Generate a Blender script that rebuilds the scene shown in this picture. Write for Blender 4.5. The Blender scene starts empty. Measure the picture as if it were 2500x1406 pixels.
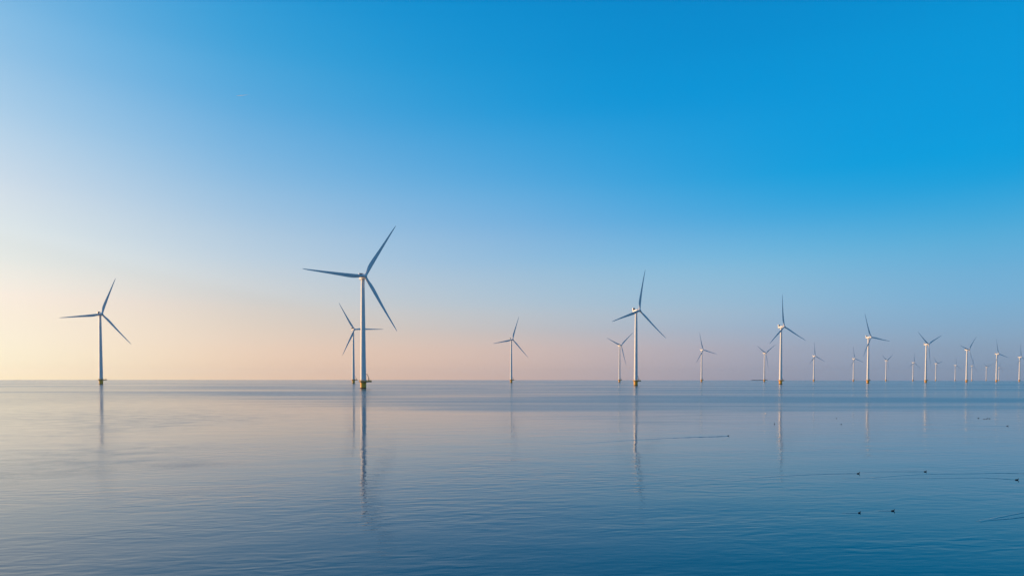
import bpy, bmesh, math, random
from mathutils import Vector, Matrix
R = math.radians
random.seed(7)
S = bpy.context.scene
COL = S.collection

# ------------------------------------------------------------------ camera
EARTH = 7.0e6                       # earth radius incl. refraction: the sea curves away and gives the true horizon
CAM_H = 7.83
cam_d = bpy.data.cameras.new('camera'); cam = bpy.data.objects.new('camera', cam_d); COL.objects.link(cam)
cam_d.sensor_width = 36.0; cam_d.lens = 24.005
cam_d.shift_y = 0.1063
cam_d.clip_start = 0.1; cam_d.clip_end = 200000
cam.matrix_world = Matrix.Translation((0, 0, CAM_H)) @ Matrix.Rotation(R(90 - 1.5), 4, 'X') @ Matrix.Rotation(R(0.054), 4, 'Z')
S.camera = cam

# ------------------------------------------------------------------ light
SUN_AZ, SUN_EL = -77.0, 7.0          # azimuth measured from +Y towards +X
sd = Vector((math.sin(R(SUN_AZ)) * math.cos(R(SUN_EL)), math.cos(R(SUN_AZ)) * math.cos(R(SUN_EL)), math.sin(R(SUN_EL))))
sun_d = bpy.data.lights.new('sun', 'SUN'); sun = bpy.data.objects.new('sun', sun_d); COL.objects.link(sun)
sun_d.energy = 4.8; sun_d.angle = R(0.6); sun_d.color = (1.0, 0.60, 0.28)
sun.rotation_euler = (-sd).to_track_quat('-Z', 'Y').to_euler()
sun.location = (-100, 20, 200)

S.view_settings.view_transform = 'Standard'; S.view_settings.look = 'None'
S.view_settings.exposure = 0.0; S.view_settings.gamma = 1.0
S.view_settings.use_curve_mapping = False
S.cycles.use_denoising = True; S.cycles.use_adaptive_sampling = False
S.cycles.denoiser = 'OPENIMAGEDENOISE'; S.cycles.denoising_input_passes = 'RGB_ALBEDO_NORMAL'; S.cycles.denoising_prefilter = 'ACCURATE'


def lin(c):
    return tuple(((v / 255) / 12.92 if v / 255 <= 0.04045 else ((v / 255 + 0.055) / 1.055) ** 2.4) for v in c) + (1.0,)


# sky: Nishita air mixed with a clear-evening gradient that depends on elevation and on the angle to the sun
SKY = [   # angle from the sun in degrees, then (elevation, sRGB)
    (0,   [(0, (300, 262, 210)), (3, (300, 268, 230)), (8, (280, 260, 240)), (16, (232, 238, 240)), (28, (170, 205, 232)), (50, (90, 160, 212)), (90, (30, 120, 185))]),
    (40,  [(0, (302, 248, 208)), (2, (288, 247, 220)), (4.8, (264, 240, 222)), (7.5, (240, 239, 231)), (9.9, (221, 230, 232)), (12.8, (203, 219, 232)), (16.6, (174, 207, 232)), (20.2, (143, 193, 229)), (23.7, (114, 180, 225)), (32, (66, 154, 212)), (90, (20, 110, 180))]),
    (56,  [(0, (246, 202, 168)), (2.4, (236, 206, 182)), (5.6, (216, 208, 199)), (8.7, (192, 206, 218)), (11.5, (168, 198, 222)), (14.8, (135, 185, 222)), (19.1, (96, 171, 220)), (23.3, (60, 162, 217)), (27.1, (28, 152, 212)), (34, (0, 134, 200)), (90, (8, 100, 170))]),
    (77,  [(0, (216, 183, 170)), (2.6, (214, 189, 179)), (4, (197, 190, 190)), (6, (178, 194, 208)), (9.3, (150, 188, 218)), (12.3, (124, 178, 221)), (15.8, (86, 168, 221)), (20.4, (34, 154, 216)), (24.7, (0, 145, 210)), (28.7, (0, 138, 205)), (36, (0, 120, 188)), (90, (4, 78, 134))]),
    (95,  [(0, (160, 159, 178)), (2.5, (166, 169, 187)), (4, (158, 178, 201)), (5.7, (154, 186, 210)), (8.9, (128, 187, 220)), (11.7, (84, 173, 222)), (15.1, (20, 160, 220)), (19.5, (0, 152, 217)), (24, (0, 143, 210)), (27.5, (0, 135, 202)), (36, (0, 120, 188)), (90, (4, 78, 134))]),
    (111, [(0, (128, 150, 178)), (2.2, (134, 162, 189)), (5, (120, 173, 209)), (7.7, (102, 173, 215)), (10.2, (74, 169, 217)), (13.2, (26, 160, 219)), (17, (0, 154, 219)), (24.4, (0, 145, 210)), (36, (0, 122, 190)), (90, (4, 78, 134))]),
    (138, [(0, (122, 148, 178)), (2.2, (130, 160, 188)), (5, (118, 172, 209)), (7.7, (98, 172, 215)), (10.2, (72, 168, 217)), (13.2, (24, 160, 219)), (17, (0, 154, 219)), (24.4, (0, 145, 210)), (36, (0, 122, 190)), (90, (4, 78, 134))]),
    (180, [(0, (150, 140, 152)), (3, (168, 154, 162)), (8, (152, 156, 172)), (16, (104, 138, 168)), (30, (56, 110, 150)), (90, (18, 74, 120))]),
]
world = bpy.data.worlds.new("World"); S.world = world; world.use_nodes = True
nt = world.node_tree; N = nt.nodes; LK = nt.links
N.clear()


def wmath(op, a, b=None, clamp=False):
    n = N.new('ShaderNodeMath'); n.operation = op; n.use_clamp = clamp
    for i, v in enumerate((a, b)):
        if v is None: continue
        if isinstance(v, (int, float)): n.inputs[i].default_value = v
        else: LK.new(v, n.inputs[i])
    return n.outputs[0]


tc = N.new('ShaderNodeTexCoord'); sep = N.new('ShaderNodeSeparateXYZ'); LK.new(tc.outputs['Generated'], sep.inputs[0])
el = wmath('MULTIPLY', wmath('ARCSINE', sep.outputs[2]), 180 / math.pi)
hl = wmath('SQRT', wmath('MAXIMUM', wmath('ADD', wmath('MULTIPLY', sep.outputs[0], sep.outputs[0]), wmath('MULTIPLY', sep.outputs[1], sep.outputs[1])), 1e-9))
cosd = wmath('DIVIDE', wmath('ADD', wmath('MULTIPLY', sep.outputs[0], math.sin(R(SUN_AZ))), wmath('MULTIPLY', sep.outputs[1], math.cos(R(SUN_AZ)))), hl)
delta = wmath('MULTIPLY', wmath('ARCCOSINE', wmath('MAXIMUM', wmath('MINIMUM', cosd, 1.0), -1.0)), 1 / math.pi, True)
elt = wmath('POWER', wmath('DIVIDE', wmath('MAXIMUM', el, 0.0), 90.0, True), 0.5, True)
acc = None
for i, (dg, stops) in enumerate(SKY):
    wr = N.new('ShaderNodeValToRGB'); cr = wr.color_ramp; cr.interpolation = 'B_SPLINE'
    while len(cr.elements) < len(SKY): cr.elements.new(0.5)
    for k, e_ in enumerate(cr.elements):
        e_.position = SKY[k][0] / 180.0
    for k, e_ in enumerate(cr.elements):
        e_.color = (1, 1, 1, 1) if k == i else (0, 0, 0, 1)
    LK.new(delta, wr.inputs[0])
    c_ = N.new('ShaderNodeValToRGB'); cr = c_.color_ramp; cr.interpolation = 'CARDINAL'
    while len(cr.elements) < len(stops): cr.elements.new(0.999)
    for e_, (ev, rgb) in zip(cr.elements, stops):
        e_.position = (ev / 90.0) ** 0.5
    for e_, (ev, rgb) in zip(cr.elements, stops):
        e_.color = lin(rgb)
    LK.new(elt, c_.inputs[0])
    m = N.new('ShaderNodeVectorMath'); m.operation = 'MULTIPLY'
    LK.new(wr.outputs[0], m.inputs[0]); LK.new(c_.outputs[0], m.inputs[1])
    if acc is None: acc = m.outputs[0]
    else:
        ad = N.new('ShaderNodeVectorMath'); ad.operation = 'ADD'
        LK.new(acc, ad.inputs[0]); LK.new(m.outputs[0], ad.inputs[1]); acc = ad.outputs[0]
az = wmath('MULTIPLY', wmath('ARCTAN2', sep.outputs[0], sep.outputs[1]), 180 / math.pi)
wn = N.new('ShaderNodeTexNoise'); wn.inputs['Scale'].default_value = 1.0; wn.inputs['Detail'].default_value = 4
wm = N.new('ShaderNodeMapping'); wm.inputs['Scale'].default_value = (4, 4, 22); LK.new(tc.outputs['Generated'], wm.inputs[0]); LK.new(wm.outputs[0], wn.inputs[0])
line = wmath('SUBTRACT', wmath('SUBTRACT', el, wmath('ADD', 3.2, wmath('MULTIPLY', az, -0.172))), wmath('MULTIPLY', wmath('SUBTRACT', wn.outputs[0], 0.5), 1.6))   # degrees above the veil's upper edge
up = N.new('ShaderNodeMapRange'); up.interpolation_type = 'SMOOTHSTEP'; LK.new(line, up.inputs[0])
up.inputs[1].default_value = 0.7; up.inputs[2].default_value = -0.7
dn = N.new('ShaderNodeMapRange'); dn.interpolation_type = 'SMOOTHSTEP'; LK.new(line, dn.inputs[0])
dn.inputs[1].default_value = -4.5; dn.inputs[2].default_value = -0.3
sd_ = N.new('ShaderNodeMapRange'); sd_.interpolation_type = 'SMOOTHSTEP'; LK.new(az, sd_.inputs[0])
sd_.inputs[1].default_value = -6.0; sd_.inputs[2].default_value = -22.0
veil = wmath('MULTIPLY', wmath('MULTIPLY', up.outputs[0], dn.outputs[0]), wmath('MULTIPLY', sd_.outputs[0], 0.035))
vs = N.new('ShaderNodeVectorMath'); vs.operation = 'SCALE'; LK.new(acc, vs.inputs[0]); LK.new(wmath('SUBTRACT', 1.0, veil), vs.inputs['Scale']); acc = vs.outputs[0]
sky = N.new('ShaderNodeTexSky'); sky.sky_type = 'NISHITA'; sky.sun_disc = False
sky.sun_elevation = R(SUN_EL); sky.sun_rotation = R(SUN_AZ); sky.altitude = 10; sky.air_density = 1.0; sky.dust_density = 1.0; sky.ozone_density = 3.0
bg_n = N.new('ShaderNodeBackground'); LK.new(sky.outputs[0], bg_n.inputs[0]); bg_n.inputs[1].default_value = 0.08
bg_g = N.new('ShaderNodeBackground'); LK.new(acc, bg_g.inputs[0]); bg_g.inputs[1].default_value = 1.04
mixs = N.new('ShaderNodeMixShader'); mixs.inputs[0].default_value = 0.96
LK.new(bg_n.outputs[0], mixs.inputs[1]); LK.new(bg_g.outputs[0], mixs.inputs[2])
wo = N.new('ShaderNodeOutputWorld'); LK.new(mixs.outputs[0], wo.inputs[0])


# ------------------------------------------------------------------ materials
def new_mat(name):
    m = bpy.data.materials.new(name); m.use_nodes = True
    return m, m.node_tree.nodes, m.node_tree.links, m.node_tree.nodes['Principled BSDF']


def paint(name, rgb, rough=0.45, var=0.06, scale=0.6, metallic=0.0):
    """painted steel: a base colour with faint weather streaks running down it"""
    m, n, l, b = new_mat(name)
    t = n.new('ShaderNodeTexCoord'); mp = n.new('ShaderNodeMapping'); mp.inputs['Scale'].default_value = (scale, scale, scale * 0.15)
    no = n.new('ShaderNodeTexNoise'); no.inputs['Scale'].default_value = 1.0; no.inputs['Detail'].default_value = 6
    l.new(t.outputs['Object'], mp.inputs[0]); l.new(mp.outputs[0], no.inputs[0])
    r = n.new('ShaderNodeValToRGB')
    r.color_ramp.elements[0].position = 0.3; r.color_ramp.elements[1].position = 0.7
    r.color_ramp.elements[0].color = tuple(c * (1 - var * 2) for c in rgb) + (1,)
    r.color_ramp.elements[1].color = tuple(min(1, c * (1 + var)) for c in rgb) + (1,)
    l.new(no.outputs[0], r.inputs[0]); l.new(r.outputs[0], b.inputs['Base Color'])
    b.inputs['Roughness'].default_value = rough; b.inputs['Metallic'].default_value = metallic
    return m


M_WHITE = paint('white_paint', (0.78, 0.78, 0.77), 0.42, 0.03)
M_BLADE = paint('blade_gelcoat', (0.70, 0.71, 0.72), 0.5, 0.03)
M_YELLOW = paint('yellow_paint', (0.92, 0.42, 0.02), 0.5, 0.10, 1.2)
M_DECK = paint('deck_steel', (0.30, 0.20, 0.10), 0.6, 0.2, 1.5)
M_DARK = paint('dark_metal', (0.03, 0.032, 0.035), 0.5, 0.2)
M_GROWTH = paint('waterline_growth', (0.035, 0.03, 0.02), 0.8, 0.3, 2.0)
M_FEATHER = paint('dark_feathers', (0.010, 0.009, 0.010), 0.8, 0.2, 40.0)
M_FEATHERW = paint('white_feathers', (0.8, 0.78, 0.75), 0.8, 0.05, 40.0)
M_BILL = paint('pale_bill', (0.7, 0.66, 0.6), 0.5, 0.05, 40.0)
M_STONE = paint('dark_stone', (0.05, 0.05, 0.055), 0.9, 0.3, 0.3)

# water ------------------------------------------------------------
M_WATER, n, l, b = new_mat('water')


def mth(op, a, bb=None, c=None, clamp=False):
    x = n.new('ShaderNodeMath'); x.operation = op; x.use_clamp = clamp
    for i, v in enumerate((a, bb, c)):
        if v is None: continue
        if isinstance(v, (int, float)): x.inputs[i].default_value = v
        else: l.new(v, x.inputs[i])
    return x.outputs[0]


def sstep(v, lo, hi):
    x = n.new('ShaderNodeMapRange'); x.interpolation_type = 'SMOOTHSTEP'
    l.new(v, x.inputs[0]); x.inputs[1].default_value = lo; x.inputs[2].default_value = hi
    return x.outputs[0]


geo = n.new('ShaderNodeNewGeometry')
sx = n.new('ShaderNodeSeparateXYZ'); l.new(geo.outputs['Position'], sx.inputs[0])
X, Y = sx.outputs[0], sx.outputs[1]


def noise(sxy, rot=0.0, detail=2.0, rough=0.5, dist=0.0, off=(0, 0, 0)):
    mp = n.new('ShaderNodeMapping'); mp.vector_type = 'TEXTURE'
    mp.inputs['Rotation'].default_value = (0, 0, R(rot)); mp.inputs['Scale'].default_value = (sxy[0], sxy[1], 1.0)
    mp.inputs['Location'].default_value = off
    l.new(geo.outputs['Position'], mp.inputs[0])
    t = n.new('ShaderNodeTexNoise'); t.noise_dimensions = '2D'
    t.inputs['Scale'].default_value = 1.0; t.inputs['Detail'].default_value = detail; t.inputs['Roughness'].default_value = rough
    t.inputs['Distortion'].default_value = dist
    l.new(mp.outputs[0], t.inputs['Vector'])
    return t.outputs['Fac']


# where the breeze ruffles the surface: everything beyond an oblique front, plus streaks and a few cat's-paws
front = mth('ADD', mth('MULTIPLY', mth('MINIMUM', mth('MAXIMUM', mth('SUBTRACT', 25.0, X), 0.0), 190.0), 1.05), mth('MULTIPLY', mth('MINIMUM', mth('MAXIMUM', mth('SUBTRACT', X, 25.0), 0.0), 60.0), 0.85))
front = mth('ADD', front, 104.0)
wig = mth('ADD', mth('MULTIPLY', mth('SUBTRACT', noise((70, 14), 8, 5, 0.6), 0.5), 75.0), mth('MULTIPLY', mth('SUBTRACT', noise((14, 4), 4, 3, 0.6, 0.5), 0.5), 22.0))
dfr = mth('DIVIDE', mth('ADD', mth('SUBTRACT', Y, front), wig), front)
ruf = sstep(dfr, -0.12, 0.36)
streak = sstep(noise((260, 42), 6, 4, 0.55, 0.4), 0.36, 0.60)
streak2 = sstep(noise((900, 160), -4, 4, 0.55, 0.3, (300, 70, 0)), 0.35, 0.60)
ruf = mth('MULTIPLY', ruf, mth('ADD', 0.35, mth('MULTIPLY', mth('MULTIPLY', streak, streak2), 0.65)))
paw = None
for (px_, py_, rx_, ry_, a_) in ((-31, 62, 9, 5, 1.0), (-39, 53, 6, 6, 0.9), (-62, 130, 30, 22, 0.5), (-21, 47, 9, 4, 0.55), (-37, 78, 16, 9, 0.6), (-14, 88, 12, 8, 0.4), (-50, 66, 14, 12, 0.6), (-88, 145, 38, 50, 0.8), (-165, 280, 75, 110, 0.9), (-60, 100, 14, 30, 0.8), (-42, 68, 9, 16, 0.6)):
    dx = mth('DIVIDE', mth('SUBTRACT', X, px_), rx_); dy = mth('DIVIDE', mth('SUBTRACT', Y, py_), ry_)
    g = mth('MULTIPLY', mth('EXPONENT', mth('MULTIPLY', mth('ADD', mth('MULTIPLY', dx, dx), mth('MULTIPLY', dy, dy)), -1.0)), a_)
    paw = g if paw is None else mth('ADD', paw, g)
paw = mth('MULTIPLY', paw, mth('ADD', 0.22, mth('MULTIPLY', sstep(noise((5, 4), 10, 6, 0.7), 0.25, 0.80), 0.55)), clamp=True)
calm = mth('SUBTRACT', 1.0, ruf)
# heights in metres
h1 = mth('MULTIPLY', mth('SUBTRACT', noise((2.2, 0.85), 9, 1.5, 0.5, 0.3), 0.5), 0.020)
h2 = mth('MULTIPLY', mth('SUBTRACT', noise((0.9, 0.36), 4, 2.0, 0.5, 0.2), 0.5), 0.0055)
h3 = mth('MULTIPLY', mth('SUBTRACT', noise((0.20, 0.11), -6, 2.0), 0.5), mth('ADD', 0.0008, mth('MULTIPLY', paw, 0.024)))
h0 = mth('MULTIPLY', mth('SUBTRACT', noise((11, 5.5), 10, 1.0), 0.5), 0.035)
patch = mth('ADD', 0.35, mth('MULTIPLY', sstep(noise((24, 9), 9, 4, 0.55, 0.6), 0.30, 0.72), 1.15))
# ripples finer than a picture element would only alias: hand them over to the roughness with distance
dist = mth('SQRT', mth('ADD', mth('MULTIPLY', X, X), mth('MULTIPLY', Y, Y)))
h1 = mth('MULTIPLY', h1, sstep(dist, 260.0, 110.0)); h2 = mth('MULTIPLY', h2, sstep(dist, 110.0, 50.0)); h3 = mth('MULTIPLY', h3, sstep(dist, 110.0, 55.0))
hh = mth('ADD', mth('ADD', mth('MULTIPLY', h1, patch), h2), mth('ADD', h3, h0))
bump = n.new('ShaderNodeBump'); bump.inputs['Strength'].default_value = 1.0; bump.inputs['Distance'].default_value = 1.0
l.new(hh, bump.inputs['Height']); l.new(bump.outputs[0], b.inputs['Normal'])
rough = mth('ADD', mth('ADD', 0.05, mth('MULTIPLY', sstep(dist, 60.0, 260.0), 0.04)), mth('ADD', mth('MULTIPLY', ruf, 0.15), mth('MULTIPLY', paw, 0.16)))
l.new(rough, b.inputs['Roughness'])
b.inputs['Base Color'].default_value = (0.0, 0.052, 0.092, 1)
l.new(mth('ADD', mth('ADD', 1.42, mth('MULTIPLY', ruf, 0.26)), mth('MULTIPLY', paw, 0.30)), b.inputs['IOR'])


# ------------------------------------------------------------------ helpers
def link(name, bm, mat, parent=None, smooth=True, mats=None):
    me = bpy.data.meshes.new(name); bm.normal_update(); bm.to_mesh(me); bm.free()
    for mm in (mats or [mat]): me.materials.append(mm)
    if smooth:
        for p in me.polygons: p.use_smooth = True
        me.set_sharp_from_angle(angle=R(38))
    o = bpy.data.objects.new(name, me); COL.objects.link(o)
    if parent: o.parent = parent
    return o


def tag(o, label=None, cat=None, group=None, kind=None):
    if label: o['label'] = label
    if cat: o['category'] = cat
    if group: o['group'] = group
    if kind: o['kind'] = kind
    return o


def loft(bm, rings, cap=True, mi=0):
    """rings: lists of points of equal length, joined into one skin"""
    V = [[bm.verts.new(p) for p in r] for r in rings]
    k = len(V[0])
    for a, c in zip(V[:-1], V[1:]):
        for i in range(k):
            f = bm.faces.new((a[i], a[(i + 1) % k], c[(i + 1) % k], c[i])); f.material_index = mi
    if cap:
        bm.faces.new(list(reversed(V[0]))).material_index = mi; bm.faces.new(V[-1]).material_index = mi
    bmesh.ops.recalc_face_normals(bm, faces=bm.faces)
    return V


def lathe(bm, prof, seg=32, cap=True):
    return loft(bm, [[(r * math.cos(2 * math.pi * i / seg), r * math.sin(2 * math.pi * i / seg), z) for i in range(seg)] for r, z in prof], cap)


def tube(bm, pts, rad, seg=8):
    pts = [Vector(p) for p in pts]; rings = []
    rads = rad if isinstance(rad, (list, tuple)) else [rad] * len(pts)
    for i, p in enumerate(pts):
        t = (pts[min(i + 1, len(pts) - 1)] - pts[max(i - 1, 0)]).normalized()
        ref = Vector((0, 0, 1)) if abs(t.z) < 0.9 else Vector((0, 1, 0))
        u = t.cross(ref).normalized(); v = t.cross(u).normalized()
        rings.append([p + (u * math.cos(2 * math.pi * k / seg) + v * math.sin(2 * math.pi * k / seg)) * rads[i] for k in range(seg)])
    loft(bm, rings)


def box(bm, c, s, rz=0.0):
    m = Matrix.Translation(c) @ Matrix.Rotation(rz, 4, 'Z') @ Matrix.Diagonal((s[0], s[1], s[2], 1))
    bmesh.ops.create_cube(bm, size=1.0, matrix=m)


def sea_z(x, y):
    return -(x * x + y * y) / 2 / EARTH


# ------------------------------------------------------------------ water: one curved sheet reaching past the horizon
bm = bmesh.new()
radii = [0.0] + [6 * (1.085 ** i) for i in range(110)]
radii = [r for r in radii if r < 12000] + [12000]
SEG = 180
prev = None
for r in radii:
    if r == 0: prev = [bm.verts.new((0, 0, 0))]; continue
    ring = [bm.verts.new((r * math.sin(2 * math.pi * i / SEG), r * math.cos(2 * math.pi * i / SEG), sea_z(r, 0))) for i in range(SEG)]
    for i in range(SEG):
        j = (i + 1) % SEG
        if len(prev) == 1: bm.faces.new((prev[0], ring[j], ring[i]))
        else: bm.faces.new((prev[i], prev[j], ring[j], ring[i]))
    prev = ring
bmesh.ops.recalc_face_normals(bm, faces=bm.faces)
for f in bm.faces:
    if f.normal.z < 0: f.normal_flip()
water = link('water', bm, M_WATER); tag(water, 'calm blue sea with pale and ruffled patches', None, None, 'structure')

# ------------------------------------------------------------------ wind turbine
HUB, OVER, TILT, BL, PRE = 95.0, 6.23, R(4.99), 53.2, 3.89
EXT = R(30)                     # direction of the service deck on every foundation


def blade_bm():
    bm = bmesh.new(); rings = []
    tab = [(0.02, 2.3, 1.0, 14), (0.045, 2.3, 1.0, 14), (0.07, 2.4, 0.9, 14), (0.11, 2.75, 0.66, 13), (0.16, 3.15, 0.48, 11.5), (0.21, 3.3, 0.38, 9.5),
           (0.27, 3.2, 0.33, 7.5), (0.36, 2.85, 0.28, 5.5), (0.46, 2.42, 0.25, 4), (0.56, 2.05, 0.22, 2.8), (0.66, 1.72, 0.20, 1.8), (0.76, 1.40, 0.18, 1),
           (0.85, 1.12, 0.17, 0.4), (0.92, 0.86, 0.16, 0), (0.965, 0.58, 0.16, 0), (0.99, 0.30, 0.16, 0), (1.0, 0.08, 0.2, 0)]
    K = 20
    for f, c, th, tw in tab:
        xle = 1.15 * (1 - f) ** 0.8 + 0.02
        xle = min(xle, 1.15); rnd = max(0.0, min(1.0, (0.16 - f) / 0.10)); pts = []
        y0 = -PRE * f * f
        for k in range(K):
            a = 2 * math.pi * k / K
            ca, sa = math.cos(a), math.sin(a)
            s_ = (1 - ca) / 2                                 # 0 at the leading edge, 1 at the trailing edge
            foil = 0.5 * th * c * 2.6 * (0.2969 * math.sqrt(s_) - 0.126 * s_ - 0.3516 * s_ ** 2 + 0.2843 * s_ ** 3 - 0.1015 * s_ ** 4) / 0.26
            foil *= (1 if sa >= 0 else -0.8) * 0.5
            circ = th * c * 0.5 * sa
            x = xle - c * s_; y = rnd * circ + (1 - rnd) * foil
            t = -R(tw)
            pts.append((x * math.cos(t) - y * math.sin(t), x * math.sin(t) + y * math.cos(t) + y0, f * BL))
        rings.append(pts)
    loft(bm, rings)
    return bm


def nacelle_bm():
    bm = bmesh.new(); rings = []
    for y, w, h, zc, p in ((-4.25, 1.7, 1.7, 0.35, 2.0), (-4.2, 2.05, 2.05, 0.35, 2.0), (-3.9, 2.15, 2.15, 0.35, 2.0), (-2.4, 2.15, 2.15, 0.3, 2.0), (-2.3, 1.95, 1.95, 0.25, 2.2),
                           (-1.5, 1.9, 1.95, 0.2, 2.6), (1.0, 1.9, 1.95, 0.15, 3.0), (3.5, 1.85, 1.8, 0.2, 3.0), (5.0, 1.65, 1.55, 0.3, 3.0), (5.5, 1.3, 1.25, 0.4, 3.0)):
        ring = []
        for k in range(28):
            a = 2 * math.pi * k / 28; ca, sa = math.cos(a), math.sin(a)
            ring.append((w * math.copysign(abs(ca) ** (2 / p), ca), y, zc + h * math.copysign(abs(sa) ** (2 / p), sa)))
        rings.append(ring)
    loft(bm, rings)
    lathe(bm, [(1.62, -2.6), (1.66, -1.5)], 28)                # yaw collar
    return bm


def hub_bm():
    bm = bmesh.new(); rings = []
    for y, r in ((2.0, 1.5), (1.6, 1.72), (0.4, 1.8), (-0.5, 1.72), (-1.2, 1.45), (-1.75, 1.0), (-2.05, 0.5), (-2.15, 0.12)):
        rings.append([(r * math.cos(2 * math.pi * k / 28), y, r * math.sin(2 * math.pi * k / 28)) for k in range(28)])
    loft(bm, rings)
    for k in range(3):                                         # blade sockets
        m = Matrix.Rotation(2 * math.pi * k / 3, 4, 'Y')
        rr = [[m @ Vector((r * math.cos(2 * math.pi * q / 20), r * math.sin(2 * math.pi * q / 20), z)) for q in range(20)] for r, z in ((1.3, 0.6), (1.3, 1.75), (1.2, 1.8))]
        loft(bm, rr)
    return bm


def rail(bm, path, posts_every, h=1.15):
    path = [Vector(p) for p in path]
    for dz in (0.55, h):
        tube(bm, [p + Vector((0, 0, dz)) for p in path], 0.09, 6)
    for p in path[::posts_every]:
        tube(bm, [p, p + Vector((0, 0, h))], 0.09, 6)
    for a, c in zip(path[:-1], path[1:]):                       # toe board
        f = [bm.verts.new(q) for q in (a, c, c + Vector((0, 0, 0.4)), a + Vector((0, 0, 0.4)))]; bm.faces.new(f)


def make_turbine():
    root = bpy.data.objects.new('wind_turbine', None); COL.objects.link(root); root.empty_display_size = 5
    bm = bmesh.new(); lathe(bm, [(2.56, -6), (2.56, 0.75), (2.54, 0.76), (2.54, 4.75), (2.72, 4.8), (2.78, 5.2), (2.6, 5.55)], 40)
    for f in bm.faces:
        if f.calc_center_median().z < 0.755: f.material_index = 1
    link('foundation', bm, None, root, mats=[M_YELLOW, M_GROWTH])
    bm = bmesh.new()
    prof = [(2.45, 5.55)]
    for k, z in enumerate((30.0, 60.0)):
        r = 2.45 + (1.5 - 2.45) * (z - 5.5) / 87.3
        prof += [(r + 0.02, z - 0.15), (r + 0.05, z - 0.14), (r + 0.05, z + 0.14), (r, z + 0.15)]
    prof += [(1.5, 92.9)]
    lathe(bm, prof, 48); tower = link('tower', bm, M_WHITE, root)
    # door in the tower foot
    bm = bmesh.new()
    ring = []
    for z0 in (6.5, 8.7):
        ring.append([((2.47 + (0.06 if q else 0)) * math.cos(EXT + a), (2.47 + (0.06 if q else 0)) * math.sin(EXT + a), z0) for q, a in ((0, -0.2), (1, -0.2), (1, 0.2), (0, 0.2))])
    loft(bm, ring); link('door', bm, M_DECK, tower, smooth=False)
    # platform: a ring plus a service deck to one side
    bm = bmesh.new(); prof = []
    K = 64
    for k in range(K):
        a = 2 * math.pi * k / K; d = abs((a + math.pi) % (2 * math.pi) - math.pi); r = 3.6
        if d < 0.62: r = min(6.9 / math.cos(d), 2.15 / max(math.sin(d), 1e-3)) if d > 0 else 6.9
        r = max(r, 3.6); prof.append((a + EXT, r))
    loft(bm, [[(2.5 * math.cos(a), 2.5 * math.sin(a), 5.2) for a, r in prof], [(r * math.cos(a), r * math.sin(a), 5.4) for a, r in prof],
              [(r * math.cos(a), r * math.sin(a), 5.95) for a, r in prof], [(2.4 * math.cos(a), 2.4 * math.sin(a), 5.95) for a, r in prof]], cap=False)
    plat = link('platform', bm, M_DECK, root, smooth=False)
    bm = bmesh.new(); pth = [((r - 0.12) * math.cos(a), (r - 0.12) * math.sin(a), 5.95) for a, r in prof]
    rail(bm, pth + [pth[0]], 2); link('railing', bm, M_YELLOW, plat)
    bm = bmesh.new()
    c_, s_ = math.cos(EXT), math.sin(EXT)
    box(bm, (6.0 * c_ - 1.0 * s_, 6.0 * s_ + 1.0 * c_, 6.65), (0.8, 1.0, 1.4), EXT); link('cabinet', bm, M_WHITE, plat, smooth=False)
    # davit crane
    bm = bmesh.new(); lathe(bm, [(0.5, 0), (0.5, 0.25), (0.36, 0.3), (0.34, 2.3), (0.45, 2.35), (0.45, 2.75), (0.2, 2.9)], 16)
    crane = link('crane', bm, M_DARK, root); crane.matrix_local = Matrix.Translation((4.9 * c_, 4.9 * s_, 5.95)) @ Matrix.Rotation(EXT + R(-12), 4, 'Z')
    bm = bmesh.new()
    tube(bm, [(0.1, 0, 2.5), (-0.2, 0, 3.6), (-0.65, 0, 4.9), (-1.05, 0, 5.8), (-1.5, 0, 6.25), (-2.2, 0, 6.35)], [0.24, 0.22, 0.21, 0.24, 0.26, 0.14], 10)
    tube(bm, [(-0.1, 0, 2.8), (-0.95, 0, 5.2)], 0.1, 8)
    link('boom', bm, M_DARK, crane)
    # nacelle
    nac = link('nacelle', nacelle_bm(), M_WHITE, root)
    bm = bmesh.new()
    for s in (-1, 1): box(bm, (s * 1.72, 4.2, 3.2), (0.34, 1.0, 2.9))
    box(bm, (0, 4.2, 4.55), (3.1, 1.0, 0.5)); box(bm, (0, 4.64, 3.1), (3.1, 0.12, 2.4))
    link('cooler', bm, M_WHITE, nac, smooth=False)
    bm = bmesh.new(); box(bm, (0, 4.25, 3.1), (3.1, 0.5, 2.4))
    for k in range(7): box(bm, (0, 3.96, 2.1 + k * 0.33), (3.08, 0.08, 0.12))
    link('radiator', bm, M_DARK, nac, smooth=False)
    link('hub', hub_bm(), M_WHITE, root)
    b0 = link('blade', blade_bm(), M_BLADE, root)
    for k in range(2):
        bk = b0.copy(); COL.objects.link(bk); bk.parent = root
    return root


def kids(o): return [c for c in COL.objects if c.parent == o]


def copy_tree(o, parent=None):
    c = o.copy(); COL.objects.link(c)
    if parent: c.parent = parent
    for ch in kids(o): copy_tree(ch, c)
    return c


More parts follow.
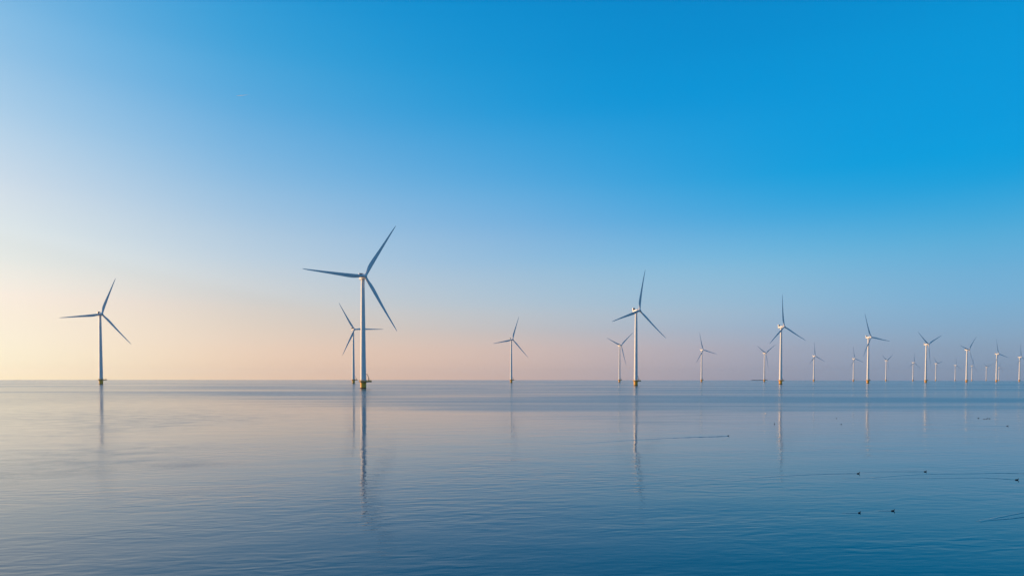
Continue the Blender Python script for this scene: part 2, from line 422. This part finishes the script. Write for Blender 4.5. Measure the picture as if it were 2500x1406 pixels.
def pose(root, x, y, sc, yaw, th, crane_turn=0.0):
    root.matrix_world = Matrix.Translation((x, y, sea_z(x, y))) @ Matrix.Diagonal((sc, sc, sc, 1))
    A = Matrix.Rotation(R(yaw), 4, 'Z'); T = Matrix.Rotation(-TILT, 4, 'X')
    k = 0
    for ch in kids(root):
        nm = ch.name.split('.')[0]
        if nm == 'nacelle': ch.matrix_local = Matrix.Translation((0, 0, HUB - 0.45)) @ A @ T
        elif nm == 'hub': ch.matrix_local = Matrix.Translation((0, 0, HUB)) @ A @ Matrix.Translation((0, -OVER, 0)) @ T @ Matrix.Rotation(R(th), 4, 'Y')
        elif nm == 'blade':
            ch.matrix_local = Matrix.Translation((0, 0, HUB)) @ A @ Matrix.Translation((0, -OVER, 0)) @ T @ Matrix.Rotation(R(th + 120 * k), 4, 'Y'); k += 1
        elif nm == 'crane' and crane_turn:
            ch.matrix_local = ch.matrix_local @ Matrix.Rotation(R(crane_turn), 4, 'Z')


TURB = [
    ('largest nearest white wind turbine with a thick tower and broad yellow base', -122.4, 561.9, 0.959, 30.0, 31.5, 0),
    ('white wind turbine standing apart near the left edge, its tower mostly in shade', -590.5, 981.3, 1.053, 50.7, 20.0, 170),
    ('smaller wind turbine partly hidden behind the tower of the largest turbine', -287.0, 1236.2, 1.020, 33.9, 88.2, 0),
    ('slim lone wind turbine on the open horizon right of the largest turbine', -1.8, 1519.9, 1.005, 30.4, 18.2, 0),
    ('second largest wind turbine, tall and half lit, with a small turbine close at its left', 151.5, 836.3, 0.961, 32.6, 11.2, 0),
    ('small wind turbine close behind the left side of the second largest turbine', 280.6, 1783.2, 1.007, 32.4, 49.3, 0),
    ('small wind turbine alone between the second and third largest turbines', 563.2, 2029.9, 0.998, 31.2, 103.2, 0),
    ('third largest wind turbine, one blade straight up, right of the dark strip on the horizon', 436.3, 1109.7, 0.977, 30.0, 115.3, 0),
    ('small wind turbine with blades in a Y, beside the dark strip on the horizon', 845.0, 2287.8, 1.003, 30.4, 57.1, 0),
    ('small wind turbine just right of the third largest turbine, one blade straight up', 1130.4, 2558.9, 1.001, 28.5, 113.8, 0),
    ('small wind turbine just left of the fourth largest turbine', 1440.4, 2881.7, 1.004, 28.7, 107.2, 0),
    ('fourth largest wind turbine, one blade reaching right and one crossing its tower', 732.2, 1405.6, 0.992, 25.6, 98.6, 0),
    ('small wind turbine with blades in a Y just right of the fourth largest turbine', 1724.1, 3149.7, 1.006, 30.6, 57.1, 0),
    ('fifth largest wind turbine, two blades raised in a V and one hanging beside its tower', 1022.5, 1688.3, 0.994, 25.7, 64.3, 0),
    ('distant wind turbine just left of the one with two raised blades and a hanging one', 2074.4, 3534.2, 1.004, 26.5, 6.1, 0),
    ('distant wind turbine just right of the fifth largest one, lowest blade along its tower', 2307.0, 3719.5, 1.006, 30.0, 78.1, 0),
    ('distant wind turbine just left of the sixth largest one, one blade straight up', 2668.3, 4113.7, 1.005, 34.6, 116.4, 0),
    ('sixth largest wind turbine, its lowest blade slanting in front of a tiny turbine', 1299.7, 1953.5, 0.977, 28.3, 42.7, 0),
    ('tiny wind turbine close to the right of the sixth largest one, under its lowest blade', 2915.0, 4331.4, 1.004, 29.2, 8.7, 0),
    ('tiny wind turbine with blades in a Y standing between two larger turbines at far right', 3261.1, 4698.1, 1.002, 24.0, 65.6, 0),
    ('mid sized wind turbine near the right edge with a tiny turbine touching its right side', 1643.9, 2318.3, 0.998, 26.8, 104.1, 0),
    ('tiniest farthest wind turbine, close to the right side of a mid sized tower', 3505.7, 4919.3, 1.004, 32.2, 6.6, 0),
    ('wind turbine nearest the right edge of the photo, one blade cut by the frame', 1972.0, 2655.2, 0.999, 26.8, 113.0, 0),
]
proto = make_turbine()
roots = [proto] + [copy_tree(proto) for _ in TURB[1:]]
for root, (lab, x, y, sc, yaw, th, ct) in zip(roots, TURB):
    tag(root, lab, 'wind turbine', 'wind turbines standing in the sea')
    pose(root, x, y, sc, yaw, th, ct)


# ------------------------------------------------------------------ water birds
def bird_mesh(mat, neck=1.0):
    """swimming bird about 0.36 m long, bill towards +X; one continuous body"""
    bm = bmesh.new(); rings = []
    nz = 0.075 * neck
    path = [(-0.185, 0.045, 0.004, 0.003), (-0.165, 0.045, 0.022, 0.012), (-0.12, 0.040, 0.052, 0.038), (-0.05, 0.032, 0.078, 0.062), (0.03, 0.030, 0.080, 0.066),
            (0.09, 0.040, 0.062, 0.056), (0.118, 0.070, 0.036, 0.036), (0.126, 0.085 + nz * 0.35, 0.026, 0.026), (0.132, 0.085 + nz * 0.8, 0.024, 0.024),
            (0.145, 0.092 + nz, 0.029, 0.029), (0.165, 0.094 + nz, 0.028, 0.027), (0.185, 0.090 + nz, 0.017, 0.018), (0.192, 0.088 + nz, 0.008, 0.009)]
    P = [Vector((a, 0, z)) for a, z, w, h in path]
    for i, (a, z, w, h) in enumerate(path):
        t = (P[min(i + 1, len(P) - 1)] - P[max(i - 1, 0)]).normalized(); s_ = Vector((0, 1, 0)); u = t.cross(s_).normalized()
        rings.append([P[i] + s_ * (w * math.cos(2 * math.pi * k / 14)) + u * (h * math.sin(2 * math.pi * k / 14)) for k in range(14)])
    loft(bm, rings)
    body = bm
    bl = bmesh.new()
    tube(bl, [(0.184, 0, 0.091 + nz), (0.205, 0, 0.084 + nz), (0.222, 0, 0.078 + nz)], [0.013, 0.009, 0.003], 8)
    return body, bl


def make_bird(neck, mat, name='waterbird'):
    body, bl = bird_mesh(mat, neck)
    o = link(name, body, mat); link('bill', bl, M_BILL, o)
    return o


BIRDS = [  # x, y, heading, size, neck kind, label
    (22.7, 40.5, 2, 0.66, 'a', 'dark plump waterbird, biggest of the birds, with pale bill near the bottom right'),
    (20.4, 39.9, 25, 0.62, 'a', 'dark waterbird on open water left of the biggest bird, turned partly away'),
    (28.8, 56.6, 0, 0.72, 'b', 'dark waterbird with raised neck, at the head of the leftmost of the lower wake lines'),
    (35.1, 57.8, 0, 0.72, 'a', 'dark waterbird swimming right, leading a wake line that starts at another bird'),
    (39.4, 53.1, -4, 0.80, 'a', 'dark reddish waterbird close to the right edge, leading a long curved wake'),
    (29.9, 94.3, 8, 0.85, 'a', 'tiny dark waterbird leading a long thin wake across the reflection of a turbine'),
    (83.4, 114.8, 0, 0.95, 'a', 'tiny dark waterbird trailing a straight wake near the right edge below the bird cluster'),
    (94.7, 138.5, 0, 0.9, 'a', 'tiny dark waterbird at the left end of the loose bird cluster at far right'),
    (93.4, 134.9, 180, 0.8, 'a', 'tiny brown waterbird, left of the close pair in the cluster at far right'),
    (93.9, 134.9, 180, 0.7, 'a', 'tiny brown waterbird, right of the close pair in the cluster at far right'),
    (96.1, 137.8, 0, 0.7, 'a', 'tiny bluish waterbird, uppermost at the right of the cluster at far right'),
    (95.5, 136.4, 20, 0.85, 'b', 'tiny dark upright waterbird at the right end of the cluster at far right'),
    (65.0, 136.6, 60, 0.9, 'a', 'tiny dark waterbird, upper of two specks left of a turbine reflection'),
    (57.5, 119.1, 40, 0.85, 'a', 'tiny dark waterbird, lower of two specks in open water'),
    (46.0, 119.5, 80, 0.95, 'c', 'dark waterbird with upright neck beside the reflection of the third largest turbine'),
    (58.0, 155.9, 135, 1.2, 'w', 'tiny white waterbird on the edge of the ruffled water'),
]
kindsb = {}
for (x, y, hd, s, k, lab) in BIRDS:
    if k not in kindsb:
        o = kindsb[k] = make_bird({'a': 0.75, 'b': 1.5, 'c': 3.0, 'w': 1.0}[k], M_FEATHERW if k == 'w' else M_FEATHER)
    else:
        o = copy_tree(kindsb[k])
    o.matrix_world = Matrix.Translation((x, y, sea_z(x, y))) @ Matrix.Rotation(R(hd), 4, 'Z') @ Matrix.Scale(s, 4)
    tag(o, lab, 'bird', 'birds swimming on the sea')

# wakes: low ripples of the same water, fading away behind each bird
WAKES = [
    ([(29.75, 93.85), (27.37, 92.91), (24.95, 92.22), (21.31, 90.90), (16.48, 88.38), (11.82, 85.43), (7.46, 82.67)], 0.34, 1.5),
    ([(30.09, 94.28), (29.43, 92.27), (28.57, 90.35), (27.38, 87.90)], 0.24, 0.6),
    ([(28.75, 56.72), (27.59, 56.59), (25.43, 56.33), (22.33, 55.35), (19.0, 54.1)], 0.22, 1.0),
    ([(35.09, 57.90), (33.10, 57.89), (31.00, 57.87), (29.34, 57.35)], 0.16, 1.0),
    ([(43.00, 56.69), (40.87, 57.05), (39.31, 56.79), (35.73, 56.52), (33.46, 56.14), (31.42, 55.53), (28.74, 54.24), (26.28, 53.88)], 0.22, 1.0),
    ([(39.40, 53.20), (38.58, 53.85), (37.59, 54.29), (35.22, 54.17), (31.88, 54.03), (28.5, 53.6)], 0.18, 1.0),
    ([(82.80, 114.27), (79.61, 115.23), (74.61, 118.27)], 0.35, 0.5),
    ([(29.83, 38.95), (27.91, 38.26), (27.06, 38.03), (26.07, 37.75)], 0.16, 1.5),
    ([(30.60, 40.29), (29.00, 39.42), (27.38, 38.48), (25.76, 37.47)], 0.15, 1.2),
    ([(22.61, 40.50), (22.25, 40.56), (21.9, 40.6)], 0.12, 0.6),
    ([(20.26, 39.87), (19.9, 39.83), (19.4, 39.8)], 0.12, 0.6),
]
for pts, wdt, amp in WAKES:
    P = [Vector((x, y, 0)) for x, y in pts]; fine = []
    for a, c in zip(P[:-1], P[1:]):
        for k in range(10): fine.append(a.lerp(c, k / 10))
    fine.append(P[-1])
    for _ in range(4):                                          # round the corners
        fine = [fine[0]] + [(fine[i - 1] + fine[i] * 2 + fine[i + 1]) / 4 for i in range(1, len(fine) - 1)] + [fine[-1]]
    bm = bmesh.new(); rows = []
    for i, p in enumerate(fine):
        t = (fine[min(i + 1, len(fine) - 1)] - fine[max(i - 1, 0)]).normalized(); s_ = Vector((-t.y, t.x, 0))
        f = i / (len(fine) - 1); a = amp * (1 - f) ** 0.7 * min(1.0, 0.4 + f * 12) * (0.75 + 0.25 * math.sin(i * 1.7) * math.sin(i * 0.6)); w = wdt * (0.6 + 0.7 * f)
        rows.append([bm.verts.new(p + s_ * (w * q) + Vector((0, 0, 0.004 + max(-0.012, 0.12 * wdt * a * hz) if abs(q) < 1 else -0.012))) for q, hz in ((-1, 0), (-0.7, 0.1), (-0.35, 0.6), (0, 1), (0.35, 0.6), (0.7, 0.1), (1, 0))])
    for a, c in zip(rows[:-1], rows[1:]):
        for k in range(6): bm.faces.new((a[k], a[k + 1], c[k + 1], c[k]))
    bmesh.ops.recalc_face_normals(bm, faces=bm.faces)
    if sum(f.normal.z for f in bm.faces) < 0: bmesh.ops.reverse_faces(bm, faces=bm.faces)
    tag(link('water_wake', bm, M_WATER), None, None, 'wakes behind the birds', 'structure')

# ------------------------------------------------------------------ far things on the horizon
bm = bmesh.new(); rings = []
for k in range(25):
    f = k / 24; x = 3152 + 215 * f; hz = (7.6 + random.uniform(-0.5, 0.5)) * min(1, 0.35 + 8 * f, 0.35 + 8 * (1 - f)); w = 9
    rings.append([(x, 9000 - w, sea_z(3200, 9000) - 3), (x, 9000 - 4, sea_z(3200, 9000) + hz), (x, 9000 + 4, sea_z(3200, 9000) + hz * 0.97), (x, 9000 + w, sea_z(3200, 9000) - 3)])
loft(bm, rings)
tag(link('breakwater', bm, M_STONE, smooth=False), 'long low dark strip of stone lying on the far horizon', 'breakwater')

bcn = bpy.data.objects.new('beacon', None); COL.objects.link(bcn)
bx, by = -0.4686 * 5000, 5000.0; bcn.location = (bx, by, sea_z(bx, by))
tag(bcn, 'tiny dark beacon post on the horizon between the two leftmost tall turbines', 'beacon')
bm = bmesh.new(); lathe(bm, [(1.2, -2), (1.2, 2.0), (0.5, 2.2), (0.4, 8.5)], 12); link('post', bm, M_STONE, bcn)
bm = bmesh.new(); lathe(bm, [(0.3, 8.5), (1.1, 8.7), (1.1, 10.6), (0.2, 11.8)], 12); link('topmark', bm, M_STONE, bcn)

# short vapour trail high up
m, n2, l2, b2 = new_mat('vapour')
b2.inputs['Base Color'].default_value = (0.9, 0.9, 0.92, 1); b2.inputs['Roughness'].default_value = 1.0
b2.inputs['Alpha'].default_value = 0.6
bm = bmesh.new(); A_, B_ = Vector((-8782, 21975, 9000)), Vector((-8345, 21895, 9008)); pts = []; rr = []
for k in range(25):
    f = k / 24; p = A_.lerp(B_, f) + Vector((0, 0, 14 * math.sin(f * 3.0) * -0.4 + random.uniform(-1, 1))); pts.append(p)
    rr.append(max(0.6, 12 * math.sin(math.pi * min(1, 0.02 + f * 0.98)) ** 0.8 * (1.15 - f) + random.uniform(-0.6, 0.6)))
tube(bm, pts, rr, 12)
tag(link('contrail', bm, m), 'short thin white vapour trail high in the blue sky', 'contrail')

# evening haze over the sea
m = bpy.data.materials.new('haze_air'); m.use_nodes = True
hn, hl_ = m.node_tree.nodes, m.node_tree.links
hn.remove(hn['Principled BSDF'])
pv = hn.new('ShaderNodeVolumePrincipled'); pv.inputs['Color'].default_value = (0.92, 0.93, 0.96, 1)
pv.inputs['Density'].default_value = 0.000035; pv.inputs['Anisotropy'].default_value = 0.55
hl_.new(pv.outputs[0], hn['Material Output'].inputs['Volume'])
bm = bmesh.new(); box(bm, (0, 0, 72), (25000, 25000, 192))
tag(link('haze', bm, m, smooth=False), 'thin pale haze over the sea', None, None, 'stuff')
